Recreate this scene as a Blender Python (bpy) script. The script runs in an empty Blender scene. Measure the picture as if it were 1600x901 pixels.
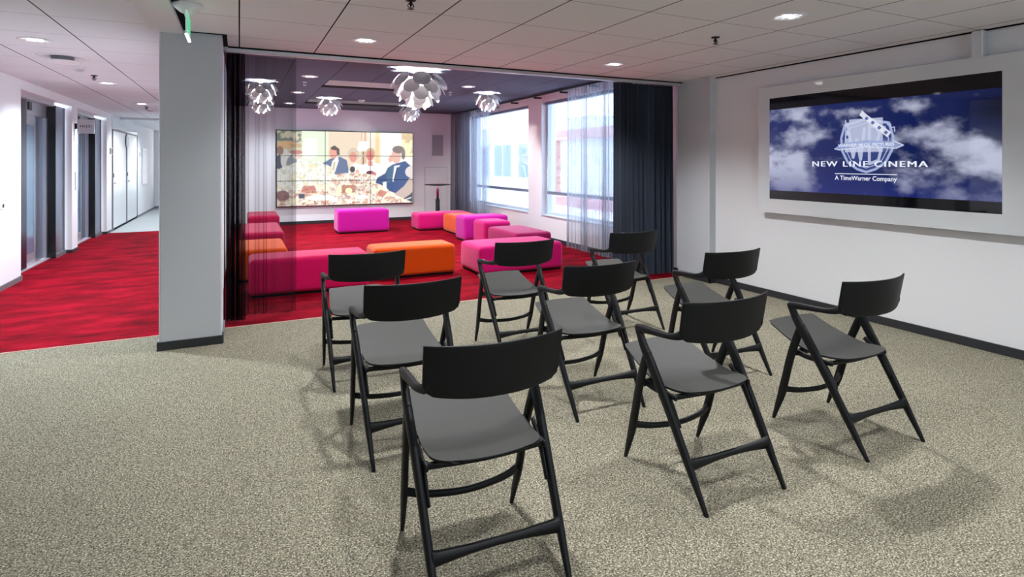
import bpy, bmesh, math, random
import numpy as np
from mathutils import Vector, Matrix
PI = math.pi
random.seed(4)
COL = bpy.context.scene.collection
SC = bpy.context.scene

def lin(r, g, b):
    f = lambda c: (c/255/12.92) if c/255 <= .04045 else ((c/255+.055)/1.055)**2.4
    return (f(r), f(g), f(b), 1.0)

# ------------------------------------------------------------------ camera, world, lights, exposure
EYE = 1.45
ANG = math.atan(426/885)
cam = bpy.data.cameras.new('camera'); camo = bpy.data.objects.new('camera', cam); COL.objects.link(camo)
cam.sensor_width = 36; cam.lens = 885/1600*36; cam.shift_y = -196.5/1600
cam.clip_end = 200
camo.location = (0, 0, EYE); camo.rotation_euler = (PI/2, 0, -ANG)
SC.camera = camo
SC.view_settings.view_transform = 'Standard'; SC.view_settings.look = 'None'
SC.view_settings.exposure = 0.0; SC.view_settings.gamma = 1; SC.view_settings.use_curve_mapping = False
SC.cycles.max_bounces = 10; SC.cycles.diffuse_bounces = 6; SC.cycles.transparent_max_bounces = 40
SC.cycles.glossy_bounces = 5; SC.cycles.transmission_bounces = 6
SC.cycles.sample_clamp_indirect = 6; SC.cycles.caustics_reflective = False; SC.cycles.caustics_refractive = False
w = bpy.data.worlds.new('sky'); SC.world = w; w.use_nodes = True
WORLD_STRENGTH = 10.0
bgn = w.node_tree.nodes['Background']; bgn.inputs[0].default_value = (.72, .85, 1.0, 1); bgn.inputs[1].default_value = WORLD_STRENGTH
SPOT_MAIN = 185; SPOT_CORR = 330; SPOT_LOUNGE = 235; PENDANT_BIG = 330; PENDANT_SMALL = 150

def area(name, loc, rot, sx, sy, power, color, portal=False):
    l = bpy.data.lights.new(name, 'AREA'); l.shape = 'RECTANGLE'; l.size = sx; l.size_y = sy
    l.energy = power; l.color = color
    if portal: l.cycles.is_portal = True
    o = bpy.data.objects.new(name, l); o.location = loc; o.rotation_euler = rot; COL.objects.link(o); return o
# daylight of the glazed rear facade (behind the viewer) and of the lounge windows
area('rear_window_daylight', (2.0, -3.95, 1.5), (PI/2, 0, 0), 2.4, 1.0, 1, (1, .965, .92), True)
area('lounge_window_portal', (5.42, 8.1, 1.55), (0, PI/2, 0), 2.1, 2.7, 1, (1, 1, 1), True)
area('lounge_window_portal', (5.42, 11.6, 1.55), (0, PI/2, 0), 2.1, 3.1, 1, (1, 1, 1), True)
area('corridor_end_fill', (-1.5, 21.0, 1.5), (-PI/2, 0, 0), 1.6, 1.8, 10, (1, 1, 1))  # added fill lamp to brighten the corridor; the end wall has no window

# ------------------------------------------------------------------ helpers
def prop(o, label=None, cat=None, group=None, kind=None):
    if label: o['label'] = label
    if cat: o['category'] = cat
    if group: o['group'] = group
    if kind: o['kind'] = kind
    return o
def thing(name, label, cat, loc=(0, 0, 0), rz=0, group=None):
    o = bpy.data.objects.new(name, None); COL.objects.link(o)
    o.location = loc; o.rotation_euler = (0, 0, rz); o.empty_display_size = .1
    return prop(o, label, cat, group)
def link(name, bm, m, parent=None, smooth=False, loc=None):
    me = bpy.data.meshes.new(name)
    bmesh.ops.recalc_face_normals(bm, faces=bm.faces[:])
    bm.to_mesh(me); bm.free()
    for p in me.polygons: p.use_smooth = smooth
    if isinstance(m, (list, tuple)):
        for q in m: me.materials.append(q)
    else: me.materials.append(m)
    o = bpy.data.objects.new(name, me); COL.objects.link(o)
    if parent is not None: o.parent = parent
    if loc: o.location = loc
    return o
def struct(name, bm, m, parent=None, smooth=False):
    o = link(name, bm, m, parent, smooth)
    if parent is None: o['kind'] = 'structure'
    return o
def add_box(bm, x0, x1, y0, y1, z0, z1, bev=0, seg=2, mi=0):
    r = bmesh.ops.create_cube(bm, size=1)
    for v in r['verts']:
        v.co = Vector(((x0+x1)/2+v.co.x*(x1-x0), (y0+y1)/2+v.co.y*(y1-y0), (z0+z1)/2+v.co.z*(z1-z0)))
    fs = set(f for v in r['verts'] for f in v.link_faces)
    for f in fs: f.material_index = mi
    if bev:
        es = list(set(e for v in r['verts'] for e in v.link_edges))
        bmesh.ops.bevel(bm, geom=es, offset=bev, segments=seg, profile=.5, affect='EDGES')
    return bm
def box(x0, x1, y0, y1, z0, z1, bev=0, seg=2):
    return add_box(bmesh.new(), x0, x1, y0, y1, z0, z1, bev, seg)
def boxes(*bs):
    bm = bmesh.new()
    for b in bs: add_box(bm, *b)
    return bm
def catmull(P, n):
    P = [Vector(p) for p in P]; out = []
    Q = [P[0]*2-P[1]]+P+[P[-1]*2-P[-2]]
    for i in range(1, len(Q)-2):
        for k in range(n):
            t = k/n; a, b, c, d = Q[i-1], Q[i], Q[i+1], Q[i+2]
            out.append(.5*((2*b)+(c-a)*t+(2*a-5*b+4*c-d)*t*t+(3*b-a-3*c+d)*t**3))
    out.append(P[-1]); return out
def sweep(bm, pts, rad, side=(1, 0, 0), n=14, sub=6, power=2.0):
    """tube through pts; rad = [(half width along side, half width across)] per point"""
    S = Vector(side)
    pr = [tuple(p)+tuple(r) for p, r in zip(pts, rad)]
    c = catmull([Vector(p[:3]) for p in pr], sub)
    m = len(pts)-1
    rr = []
    for i in range(m*sub+1):
        k = min(i//sub, m-1); t = i/sub-k
        rr.append((rad[k][0]*(1-t)+rad[k+1][0]*t, rad[k][1]*(1-t)+rad[k+1][1]*t))
    rings = []
    for i, p in enumerate(c):
        T = (c[min(i+1, len(c)-1)]-c[max(i-1, 0)]).normalized()
        A = (S-T*S.dot(T)).normalized(); B = T.cross(A).normalized()
        ring = []
        for k in range(n):
            a = 2*PI*k/n; ca, sa = math.cos(a), math.sin(a)
            ca = math.copysign(abs(ca)**(2/power), ca); sa = math.copysign(abs(sa)**(2/power), sa)
            ring.append(bm.verts.new(p+A*ca*rr[i][0]+B*sa*rr[i][1]))
        rings.append(ring)
    for a, b in zip(rings, rings[1:]):
        for k in range(n): bm.faces.new((a[k], a[(k+1) % n], b[(k+1) % n], b[k]))
    for ring, sgn, i in ((rings[0], -1, 0), (rings[-1], 1, -1)):
        cc = sum((v.co for v in ring), Vector())/n
        T = (c[1]-c[0]).normalized() if i == 0 else (c[-1]-c[-2]).normalized()
        mid = [bm.verts.new(cc+(v.co-cc)*.6+T*sgn*min(rr[i])*.35) for v in ring]
        for k in range(n): bm.faces.new((ring[k], ring[(k+1) % n], mid[(k+1) % n], mid[k]))
        bm.faces.new(mid)
    return bm
def lathe(bm, prof, n=32, cx=0, cy=0, mi=0):
    rings = []
    for r, z in prof:
        rings.append([bm.verts.new((cx+r*math.cos(2*PI*k/n), cy+r*math.sin(2*PI*k/n), z)) for k in range(n)] if r > 1e-5 else [bm.verts.new((cx, cy, z))])
    for a, b in zip(rings, rings[1:]):
        for k in range(n):
            k2 = (k+1) % n
            if len(a) == 1 and len(b) == 1: continue
            if len(a) == 1: f = bm.faces.new((a[0], b[k2], b[k]))
            elif len(b) == 1: f = bm.faces.new((a[k], a[k2], b[0]))
            else: f = bm.faces.new((a[k], a[k2], b[k2], b[k]))
            f.material_index = mi
    return bm
def copy_tree(o, parent=None):
    c = o.copy(); COL.objects.link(c)
    if parent is not None: c.parent = parent
    for ch in list(o.children):
        copy_tree(ch, c)
    return c

# ------------------------------------------------------------------ materials
def mat(name, col, rough=.5, metal=0, spec=.5, coat=0, emit=None, es=0, sheen=0, bump=None):
    m = bpy.data.materials.new(name); m.use_nodes = True
    b = m.node_tree.nodes['Principled BSDF']
    b.inputs['Base Color'].default_value = col; b.inputs['Roughness'].default_value = rough
    b.inputs['Metallic'].default_value = metal; b.inputs['Specular IOR Level'].default_value = spec
    b.inputs['Coat Weight'].default_value = coat; b.inputs['Coat Roughness'].default_value = .05
    b.inputs['Sheen Weight'].default_value = sheen; b.inputs['Sheen Roughness'].default_value = .4
    if emit: b.inputs['Emission Color'].default_value = emit; b.inputs['Emission Strength'].default_value = es
    if bump:
        n = NT(m); t = n.noise(bump[0], 3); bp = n.add('ShaderNodeBump'); bp.inputs['Strength'].default_value = bump[1]
        bp.inputs['Distance'].default_value = .01
        n.l(t.outputs['Fac'], bp.inputs['Height']); n.l(bp.outputs[0], b.inputs['Normal'])
    return m
class NT:
    def __init__(s, m): s.t = m.node_tree; s.b = s.t.nodes.get('Principled BSDF'); s.out = s.t.nodes.get('Material Output')
    def add(s, k, **kw):
        n = s.t.nodes.new(k)
        for a, v in kw.items(): setattr(n, a, v)
        return n
    def l(s, a, b): s.t.links.new(a, b)
    def co(s, which='Object'): return s.add('ShaderNodeTexCoord').outputs[which]
    def noise(s, scale, detail=2, rough=.5, vec=None):
        n = s.add('ShaderNodeTexNoise'); n.inputs['Scale'].default_value = scale; n.inputs['Detail'].default_value = detail
        n.inputs['Roughness'].default_value = rough
        s.l(vec if vec is not None else s.co(), n.inputs['Vector']); return n
    def ramp(s, fac, stops, interp='LINEAR'):
        r = s.add('ShaderNodeValToRGB'); r.color_ramp.interpolation = interp; e = r.color_ramp.elements
        while len(e) < len(stops): e.new(.5)
        for q, (p, c) in zip(e, stops): q.position = p; q.color = c
        s.l(fac, r.inputs[0]); return r.outputs[0]
    def math(s, op, a, b=None):
        n = s.add('ShaderNodeMath', operation=op)
        for i, v in enumerate((a, b)):
            if v is None: continue
            if isinstance(v, (int, float)): n.inputs[i].default_value = v
            else: s.l(v, n.inputs[i])
        return n.outputs[0]
    def mix(s, fac, a, b, blend='MIX'):
        n = s.add('ShaderNodeMix', data_type='RGBA', blend_type=blend)
        if isinstance(fac, (int, float)): n.inputs[0].default_value = fac
        else: s.l(fac, n.inputs[0])
        for i, v in ((6, a), (7, b)):
            if isinstance(v, tuple): n.inputs[i].default_value = v
            else: s.l(v, n.inputs[i])
        return n.outputs[2]

def tile_mat(name, base, x0, px, wx, y0, py, wy, cross, gap=(.012, .012, .014, 1)):
    m = mat(name, base, .9, spec=.2); n = NT(m)
    sep = n.add('ShaderNodeSeparateXYZ'); n.l(n.co(), sep.inputs[0])
    def line(c, c0, p, wd):
        f = n.math('FRACT', n.math('ADD', n.math('DIVIDE', n.math('SUBTRACT', c, c0), p), 200.5))
        return n.math('LESS_THAN', n.math('ABSOLUTE', n.math('SUBTRACT', f, .5)), wd/2/p)
    lx = line(sep.outputs[0], x0, px, wx); ly = line(sep.outputs[1], y0, py, wy)
    nz = n.noise(220, 2); c = n.mix(.06, base, nz.outputs['Color'], 'OVERLAY')
    c = n.mix(n.math('MULTIPLY', ly, cross), c, gap); c = n.mix(lx, c, gap)
    n.l(c, n.b.inputs['Base Color']); return m
M = {}
M['ceil'] = tile_mat('ceiling_tile', lin(236, 235, 238), 0, .6305, .010, 5.135, .6872, .006, .75)
M['ceil_corridor'] = tile_mat('corridor_ceiling_tile', lin(222, 222, 226), -1.205, .665, .010, 4.97, .687, .006, .7)
M['ceil_lounge'] = tile_mat('lounge_ceiling_tile', lin(84, 88, 102), -.01, .6305, .012, 5.135, .6872, .004, .35)
M['white'] = mat('white_wall', lin(236, 236, 240), .7, spec=.3, bump=(160, .04))
M['wallr'] = mat('white_wall_right', lin(224, 225, 227), .75, spec=.3, bump=(160, .04))
M['column'] = mat('column_paint', lin(200, 204, 209), .6, spec=.3)
M['plaster'] = mat('plaster_band', lin(215, 215, 216), .7)
M['black_gap'] = mat('black_gap', (.004, .004, .005, 1), .8, spec=.1)
M['base_dark'] = mat('dark_skirting', lin(38, 40, 44), .5)
M['base_grey'] = mat('grey_skirting', lin(120, 122, 128), .4, metal=.3)
M['alu'] = mat('aluminium', lin(205, 206, 210), .35, metal=.6)
M['steel'] = mat('brushed_steel', lin(196, 203, 214), .32, metal=.7)
M['steel_dark'] = mat('dark_steel', lin(134, 144, 162), .3, metal=.8)
M['navy'] = mat('dark_blue_frame', lin(28, 36, 56), .25, metal=.3)
M['black_panel'] = mat('black_panel', lin(20, 21, 24), .22)
M['white_plastic'] = mat('white_plastic', lin(232, 232, 234), .4)
M['chrome'] = mat('chrome', lin(225, 225, 230), .12, metal=1)
M['door'] = mat('white_door', lin(228, 229, 232), .3)
M['dark_metal'] = mat('dark_metal', lin(30, 30, 32), .4, metal=.5)
M['lampglow'] = mat('lamp_glow', (1, 1, 1, 1), .4, emit=(1, .97, .92, 1), es=14)
M['pendglow'] = mat('pendant_bulb', (1, 1, 1, 1), .4, emit=(1, .96, .9, 1), es=20)
M['whiteframe'] = mat('window_frame', lin(205, 215, 230), .4)
M['rail'] = mat('grey_rail', lin(110, 122, 140), .4)
M['chair'] = mat('black_wood', lin(7, 8, 11), .5, spec=.3)
M['seat'] = mat('grey_seat', lin(54, 54, 51), .58, spec=.35, bump=(700, .03))
M['trimbeige'] = mat('edge_trim', lin(196, 160, 140), .5)

def carpet_beige():
    m = mat('speckled_beige_carpet', (0, 0, 0, 1), .95, spec=.1); n = NT(m)
    a = n.noise(150, 3, .7); v = n.add('ShaderNodeTexVoronoi'); v.inputs['Scale'].default_value = 150; n.l(n.co(), v.inputs['Vector'])
    c = n.ramp(a.outputs['Fac'], [(.34, lin(54, 51, 42)), (.45, lin(109, 105, 92)), (.55, lin(147, 142, 127)), (.66, lin(206, 201, 184))])
    c2 = n.ramp(v.outputs['Color'], [(.0, lin(120, 118, 108)), (.45, lin(235, 234, 230)), (.8, (1.25, 1.25, 1.2, 1))])
    c = n.mix(.8, c, c2, 'MULTIPLY')
    big = n.noise(1.2, 2); c = n.mix(.10, c, big.outputs['Fac'], 'OVERLAY')
    hs = n.add('ShaderNodeHueSaturation'); hs.inputs['Saturation'].default_value = 1.05; n.l(c, hs.inputs['Color'])
    n.l(hs.outputs[0], n.b.inputs['Base Color'])
    bp = n.add('ShaderNodeBump'); bp.inputs['Strength'].default_value = .08; bp.inputs['Distance'].default_value = .001
    n.l(a.outputs['Fac'], bp.inputs['Height']); n.l(bp.outputs[0], n.b.inputs['Normal']); return m
def carpet_red():
    m = mat('red_carpet', (0, 0, 0, 1), .9, spec=.05, sheen=0); n = NT(m)
    mp = n.add('ShaderNodeMapping'); mp.inputs['Scale'].default_value = (1, 2.2, 1); n.l(n.co(), mp.inputs[0])
    a = n.noise(2.2, 5, .62, mp.outputs[0]); b = n.noise(120, 2)
    c = n.ramp(a.outputs['Fac'], [(.3, lin(80, 0, 14)), (.5, lin(120, 1, 22)), (.66, lin(146, 5, 32))])
    c = n.mix(.35, c, b.outputs['Fac'], 'OVERLAY'); n.l(c, n.b.inputs['Base Color'])
    n.b.inputs['Sheen Tint'].default_value = (1, .5, .6, 1)
    bp = n.add('ShaderNodeBump'); bp.inputs['Strength'].default_value = .5; bp.inputs['Distance'].default_value = .006
    n.l(b.outputs['Fac'], bp.inputs['Height']); n.l(bp.outputs[0], n.b.inputs['Normal']); return m
M['beige'] = carpet_beige(); M['red'] = carpet_red()
M['grey_floor'] = mat('grey_corridor_floor', lin(165, 168, 170), .5)

def fabric(name, rgb):
    return mat(name, lin(*rgb), .85, spec=.15, sheen=.22, bump=(900, .15))
def glass_mat(name, tint, refl):
    m = bpy.data.materials.new(name); m.use_nodes = True; t = m.node_tree; t.nodes.clear()
    o = t.nodes.new('ShaderNodeOutputMaterial'); tr = t.nodes.new('ShaderNodeBsdfTransparent'); gl = t.nodes.new('ShaderNodeBsdfGlossy')
    tr.inputs[0].default_value = tint; gl.inputs['Roughness'].default_value = .02
    mx = t.nodes.new('ShaderNodeMixShader'); lw = t.nodes.new('ShaderNodeFresnel'); lw.inputs[0].default_value = 1.45
    ml = t.nodes.new('ShaderNodeMath'); ml.operation = 'MULTIPLY'; ml.inputs[1].default_value = refl
    t.links.new(lw.outputs[0], ml.inputs[0]); t.links.new(ml.outputs[0], mx.inputs[0])
    t.links.new(tr.outputs[0], mx.inputs[1]); t.links.new(gl.outputs[0], mx.inputs[2]); t.links.new(mx.outputs[0], o.inputs[0]); return m
M['glass'] = glass_mat('window_glass', (.96, .98, 1, 1), .8)
def sheer_mat(name, col, opacity, transl, streak=30):
    m = bpy.data.materials.new(name); m.use_nodes = True; n = NT(m); t = m.node_tree; t.nodes.remove(n.b)
    tr = n.add('ShaderNodeBsdfTransparent'); di = n.add('ShaderNodeBsdfDiffuse'); tl = n.add('ShaderNodeBsdfTranslucent')
    di.inputs[0].default_value = col; tl.inputs[0].default_value = col
    a = n.add('ShaderNodeMixShader'); a.inputs[0].default_value = transl; n.l(di.outputs[0], a.inputs[1]); n.l(tl.outputs[0], a.inputs[2])
    lw = n.add('ShaderNodeLayerWeight'); lw.inputs[0].default_value = .35
    # threads seen edge-on cover more
    f = n.math('ADD', opacity, n.math('MULTIPLY', lw.outputs['Facing'], (1-opacity)*.75))
    mx = n.add('ShaderNodeMixShader'); n.l(f, mx.inputs[0]); n.l(tr.outputs[0], mx.inputs[1]); n.l(a.outputs[0], mx.inputs[2])
    n.l(mx.outputs[0], n.out.inputs[0]); return m
M['sheer_black'] = sheer_mat('black_voile', lin(26, 26, 31), .46, .3)
M['sheer_grey'] = sheer_mat('grey_voile', lin(150, 156, 170), .42, .55)
M['drape'] = mat('dark_blue_grey_drape', lin(46, 53, 66), .85, spec=.15, sheen=.2)
M['drape_far'] = sheer_mat('grey_drape', lin(96, 98, 112), .72, .3)
def disc_mat():
    m = bpy.data.materials.new('white_disc'); m.use_nodes = True; n = NT(m); t = m.node_tree; t.nodes.remove(n.b)
    di = n.add('ShaderNodeBsdfDiffuse'); di.inputs[0].default_value = (.8, .8, .81, 1)
    tl = n.add('ShaderNodeBsdfTranslucent'); tl.inputs[0].default_value = (.85, .85, .85, 1)
    gl = n.add('ShaderNodeBsdfGlossy'); gl.inputs['Roughness'].default_value = .2; gl.inputs[0].default_value = (.6, .6, .6, 1)
    a = n.add('ShaderNodeMixShader'); a.inputs[0].default_value = .22; n.l(di.outputs[0], a.inputs[1]); n.l(tl.outputs[0], a.inputs[2])
    b = n.add('ShaderNodeMixShader'); b.inputs[0].default_value = .02; n.l(a.outputs[0], b.inputs[1]); n.l(gl.outputs[0], b.inputs[2])
    n.l(b.outputs[0], n.out.inputs[0]); return m
M['disc'] = disc_mat()

# ------------------------------------------------------------------ room shell
H, HL = 2.477, 2.73
XR, XL, YB = 5.2, -2.43, 14.2
YR = 5.56                     # where the red carpet starts
REAR = -4.0
struct('floor', box(XL-.4, XR+.2, REAR-.2, YR, -.2, 0), M['beige'])
struct('floor', box(XL-.4, -.2, YR, 14.12, -.2, 0), M['red']); struct('floor', box(-.2, XR+.2, YR, YB+.2, -.2, 0), M['red'])
struct('floor', box(XL-.4, -.2, 14.12, 21.5, -.2, 0), M['grey_floor'])
struct('trim_1', boxes((XL, -.56, YR-.008, YR+.006, 0, .004), (-.125, XR, YR-.008, YR+.006, 0, .004)), M['trimbeige'])
struct('ceiling', box(-.345, XR+.2, REAR-.2, 5.585, H, H+.25), M['ceil'])
struct('ceiling', box(XL-.3, -.56, REAR-.2, 21.5, H, H+.2), M['ceil_corridor'])
struct('ceiling', box(-.2, XR+.4, 5.585, YB+.2, HL, HL+.2), M['ceil_lounge'])
struct('trim_2', boxes((-.56, -.395, REAR, 5.12, H-.02, H+.1), (-.62, -.56, REAR, 5.1, H-.006, H+.1)), M['plaster'])
struct('trim_3', boxes((-.395, -.345, REAR, 5.12, H+.01, H+.1), (-.345, -.125, 5.085, 5.12, H-.003, H+.1), (-.13, -.09, 5.085, 5.6, H-.004, H+.1),
       (XR-.02, XR, REAR, 5.1, H-.01, H+.01), (-.09, XR, 5.585, 5.60, H-.012, H+.02)), M['black_gap'])
struct('trim_4', box(-.11, 5.12, 5.60, 5.66, H-.045, H-.005, .004, 1), M['alu'])
struct('trim_5', box(-.13, XR, 5.66, 5.70, H-.012, HL), M['white'])
# column
struct('column', box(-.56, -.125, 5.115, 5.50, 0, H+.02, .012, 2), M['column'])
struct('baseboard_column', boxes((-.572, -.119, 5.10, 5.118, 0, .065),), M['base_dark'])
struct('baseboard_column', boxes((-.572, -.56, 5.118, 5.5, 0, .07), (-.125, -.112, 5.118, 5.5, 0, .09)), M['base_grey'])
# partition between corridor and lounge
struct('wall_partition', box(-.56, -.165, 5.50, YB+7, 0, HL), M['white'])
# back wall of the lounge
struct('wall_back', box(-.165, XR+.3, YB, YB+.2, 0, HL), M['white'])
struct('baseboard_back', box(-.165, XR-.02, YB-.015, YB, 0, .07), M['base_dark'])
# right wall
struct('wall_right', box(XR, XR+.2, REAR, 5.66, 0, HL), M['wallr'])
struct('wall_right', box(5.105, XR, 5.115, 5.66, 0, H), M['column'])
struct('baseboard_right', boxes((XR-.016, XR, REAR, 5.1, 0, .07), (5.09, 5.105, 5.10, 5.62, 0, .07), (5.09, XR, 5.10, 5.115, 0, .07)), M['base_dark'])
# rear wall behind the viewer, with a glazed opening
struct('wall_rear', boxes((XL-.3, .8, REAR-.2, REAR, 0, H), (3.2, XR+.2, REAR-.2, REAR, 0, H), (.8, 3.2, REAR-.2, REAR, 0, 1.0), (.8, 3.2, REAR-.2, REAR, 2.0, H)), M['white'])
# window wall of the lounge
XW = 5.18
WZ0, WZ1 = .47, 2.60
W1 = (10.01, 13.2); W2 = (6.55, 9.46)
struct('wall_window', boxes((XW, XW+.3, 5.66, W2[0], 0, HL), (XW, XW+.3, W2[1], W1[0], 0, HL), (XW, XW+.3, W1[1], YB, 0, HL),
       (XW, XW+.3, W2[0], W2[1], 0, WZ0), (XW, XW+.3, W2[0], W2[1], WZ1, HL), (XW, XW+.3, W1[0], W1[1], 0, WZ0), (XW, XW+.3, W1[0], W1[1], WZ1, HL)), M['white'])
struct('baseboard_window', box(XW-.014, XW, 5.7, YB, 0, .07), M['base_dark'])
for i, (a, b) in enumerate((W2, W1)):
    x0, x1 = 5.29, 5.37; f = .05
    wo = struct('window_%d' % (i+1), boxes((x0, x1, a, a+f, WZ0, WZ1), (x0, x1, b-f, b, WZ0, WZ1), (x0, x1, a+f, b-f, WZ1-f, WZ1), (x0, x1, a+f, b-f, WZ0, WZ0+f),
         (XW-.02, x0, a-.0, b, WZ0-.015, WZ0+.005)), M['whiteframe'])
    link('window_rail', boxes((5.27, 5.33, a+f, b-f, .855, .91)), M['rail'], wo)
    link('glass_pane', box(5.345, 5.350, a+f, b-f, WZ0+f, WZ1-f), M['glass'], wo)
    link('blind_cassette', box(5.24, 5.285, a+.02, b-.02, WZ1-.055, WZ1-.01, .006, 1), M['rail'], wo)
# corridor wall with the two lift recesses
P1 = (8.93, 11.30); P2 = (11.65, 13.95); PZ = 2.36
struct('wall_left', boxes((XL-.3, XL, REAR, P1[0], 0, H), (XL-.3, XL, P1[1], P2[0], 0, H), (XL-.3, XL, P2[1], 21.5, 0, H),
       (XL-.3, XL, P1[0], P1[1], PZ, H), (XL-.3, XL, P2[0], P2[1], PZ, H)), M['white'])
struct('baseboard_left', boxes((XL, XL+.016, REAR, P1[0], 0, .06), (XL, XL+.012, 14.3, 21.2, 0, .05)), M['base_grey'])
struct('baseboard_left', boxes((XL-.13, XL+.012, P1[1]-.012, P2[0]+.01, 0, .05), (XL-.13, XL+.012, P2[1]-.012, P2[1]+.3, 0, .05)), M['base_dark'])
struct('wall_end', box(XL-.3, -.2, 21.2, 21.4, 0, H), M['white'])
struct('baseboard_end', box(XL, -.56, 21.18, 21.2, 0, .07), M['base_grey'])
struct('trim_6', box(XL, -.56, 15.4, 15.46, H-.05, H), M['alu'])

# ------------------------------------------------------------------ lifts
def lift(y0, y1, ya, yb, label):
    t = thing('lift', label, 'lift', (XL-.2, (y0+y1)/2, 0), group=None)
    ox, oy = XL-.2, (y0+y1)/2
    def B(name, m, *bs):
        bm = bmesh.new()
        for b in bs: add_box(bm, b[0]-ox, b[1]-ox, b[2]-oy, b[3]-oy, b[4], b[5])
        return link(name, bm, m, t)
    xb = -2.63
    B('door_surround', M['steel'], (xb-.05, xb, y0, ya-.10, 0, PZ-.02), (xb-.05, xb, ya-.10, yb, 2.12, PZ-.02), (xb-.05, xb+.012, yb-.05, yb, 0, 2.12))
    B('side_frame', M['navy'], (xb, xb+.03, y0+.55, ya-.02, .0, PZ-.03))
    d1 = B('door_leaf', M['steel'], (xb-.04, xb-.02, ya-.1, (ya+yb)/2+.06, .02, 2.12))
    g = B('door_leaf', M['steel_dark'], (xb-.045, xb-.03, (ya+yb)/2+.06, yb-.05, .02, 2.12))
    bm = bmesh.new(); add_box(bm, xb-.022-ox, xb-.016-ox, ya+.06-oy, (ya+yb)/2-.02-oy, .18, 1.98)
    link('door_glass', bm, mat('lift_glass', lin(120, 150, 180), .12, metal=.4), d1)
    B('floor_display', M['black_panel'], (xb, xb+.02, ya+.12, ya+.24, 2.18, 2.29))
    B('sill', M['alu'], (xb-.02, xb+.05, y0, yb, 0, .015))
    B('header', M['alu'], (xb, xb+.10, y0+.02, yb, PZ-.06, PZ))
    B('black_side_panel', M['black_panel'], (xb-.02, xb+.115, yb, yb+.02, 0, PZ-.04))
    B('side_panel', M['steel_dark'], (xb+.085, xb+.11, yb+.02, y1-.12, .06, PZ-.04))
    B('panel_base', M['base_grey'], (xb+.085, xb+.13, yb+.02, y1-.02, 0, .06))
    B('side_frame', M['navy'], (xb+.085, xb+.115, y1-.12, y1-.02, .06, PZ-.04))
    return t
lift(P1[0], P1[1], 9.80, 10.76, 'steel lift doors in the nearer recess of the corridor wall')
lift(P2[0], P2[1], 12.47, 13.38, 'steel lift doors in the farther recess, behind the hanging HISSI sign')

def text_obj(name, s, size, m, M4, parent=None, extrude=.001, space=1.0, offset=0, align='CENTER'):
    cu = bpy.data.curves.new(name, 'FONT'); cu.body = s; cu.size = size; cu.align_x = align; cu.align_y = 'BOTTOM_BASELINE'
    cu.extrude = extrude; cu.space_character = space; cu.offset = offset; cu.resolution_u = 3
    tmp = bpy.data.objects.new(name+'_src', cu); COL.objects.link(tmp)
    dg = bpy.context.evaluated_depsgraph_get(); me = bpy.data.meshes.new_from_object(tmp.evaluated_get(dg))
    bpy.data.objects.remove(tmp); bpy.data.curves.remove(cu)
    me.name = name; me.transform(M4); me.materials.clear(); me.materials.append(m)
    o = bpy.data.objects.new(name, me); COL.objects.link(o)
    if parent is not None: o.parent = parent
    return o
def fit_text(o, axis, a, b):
    """stretch a text mesh along one axis so that it spans a..b"""
    vs = [v.co[axis] for v in o.data.vertices]; lo, hi = min(vs), max(vs)
    for v in o.data.vertices: v.co[axis] = a+(v.co[axis]-lo)/(hi-lo)*(b-a)
M['ink'] = mat('black_ink', lin(25, 25, 28), .5)
# HISSI sign
t = thing('hanging_sign', 'small grey sign reading HISSI on the pier between the lifts', 'sign', (XL, 11.48, 1.93))
link('sign_panel', boxes((.03, .262, -.006, .006, 0, .235)), mat('sign_grey', lin(200, 200, 206), .3, metal=.3), t)
link('bracket', boxes((-.002, .03, -.014, .014, .075, .165)), M['dark_metal'], t)
o = text_obj('lettering', 'HISSI', .06, M['ink'], Matrix.Translation((.146, -.0075, .1)) @ Matrix.Rotation(PI/2, 4, 'X'), t, .0008, 1.15, .001)
fit_text(o, 0, .07, .222)
# call button panel, readers and signs on the corridor wall
t = thing('call_button_panel', 'narrow steel lift call panel on the white pier between the lifts', 'button panel', (XL, 11.5, 0))
link('plate', box(.0, .012, -.04, .04, 1.0, 1.3, .003, 1), M['alu'], t)
for z in (1.08, 1.17): link('button', lathe(bmesh.new(), [(0, .006), (.016, .006), (.018, 0)], 16), M['white_plastic'], t, loc=None).matrix_local = Matrix.Translation((.012, 0, z)) @ Matrix.Rotation(PI/2, 4, 'Y')

# corridor doors (two white doors beyond the red carpet)
def cdoor(i, y0, y1):
    X = XL
    d = struct('door_%d' % i, boxes((X-.01, X+.012, y0+.03, y1-.03, 0.01, 2.13)), M['door'])
    link('door_frame', boxes((X-.01, X+.025, y0, y0+.03, 0, 2.16), (X-.01, X+.025, y1-.03, y1, 0, 2.16), (X-.01, X+.025, y0+.03, y1-.03, 2.13, 2.16)), M['base_grey'], d)
    hy = y0+.12
    link('door_handle', boxes((X+.012, X+.05, hy-.01, hy+.01, 1.0, 1.02), (X+.04, X+.05, hy-.01, hy+.13, 1.0, 1.02)), M['chrome'], d)
    link('lock', boxes((X+.012, X+.02, hy-.03, hy+.04, 1.13, 1.22)), M['dark_metal'], d)
    return d
cdoor(1, 14.45, 16.1); cdoor(2, 16.12, 17.65)
b = link('transom_panel', boxes((XL, XL+.014, 14.45, 17.65, 2.17, 2.44)), mat('pale_glass', lin(214, 222, 226), .08), None); b.name = 'trim_7'; b['kind'] = 'structure'
for yy, lb, z0 in ((14.28, 'dark card reader on the corridor wall left of the white doors', 1.62), (17.95, 'dark card reader on the corridor wall beyond the white doors', 1.6)):
    t = thing('card_reader', lb, 'card reader', (XL, yy, z0), group=None)
    link('housing', box(0, .035, -.05, .05, 0, .14, .004, 1), M['white_plastic'], t)
    link('reader_face', box(.035, .04, -.035, .035, .02, .12), M['dark_metal'], t)
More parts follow.
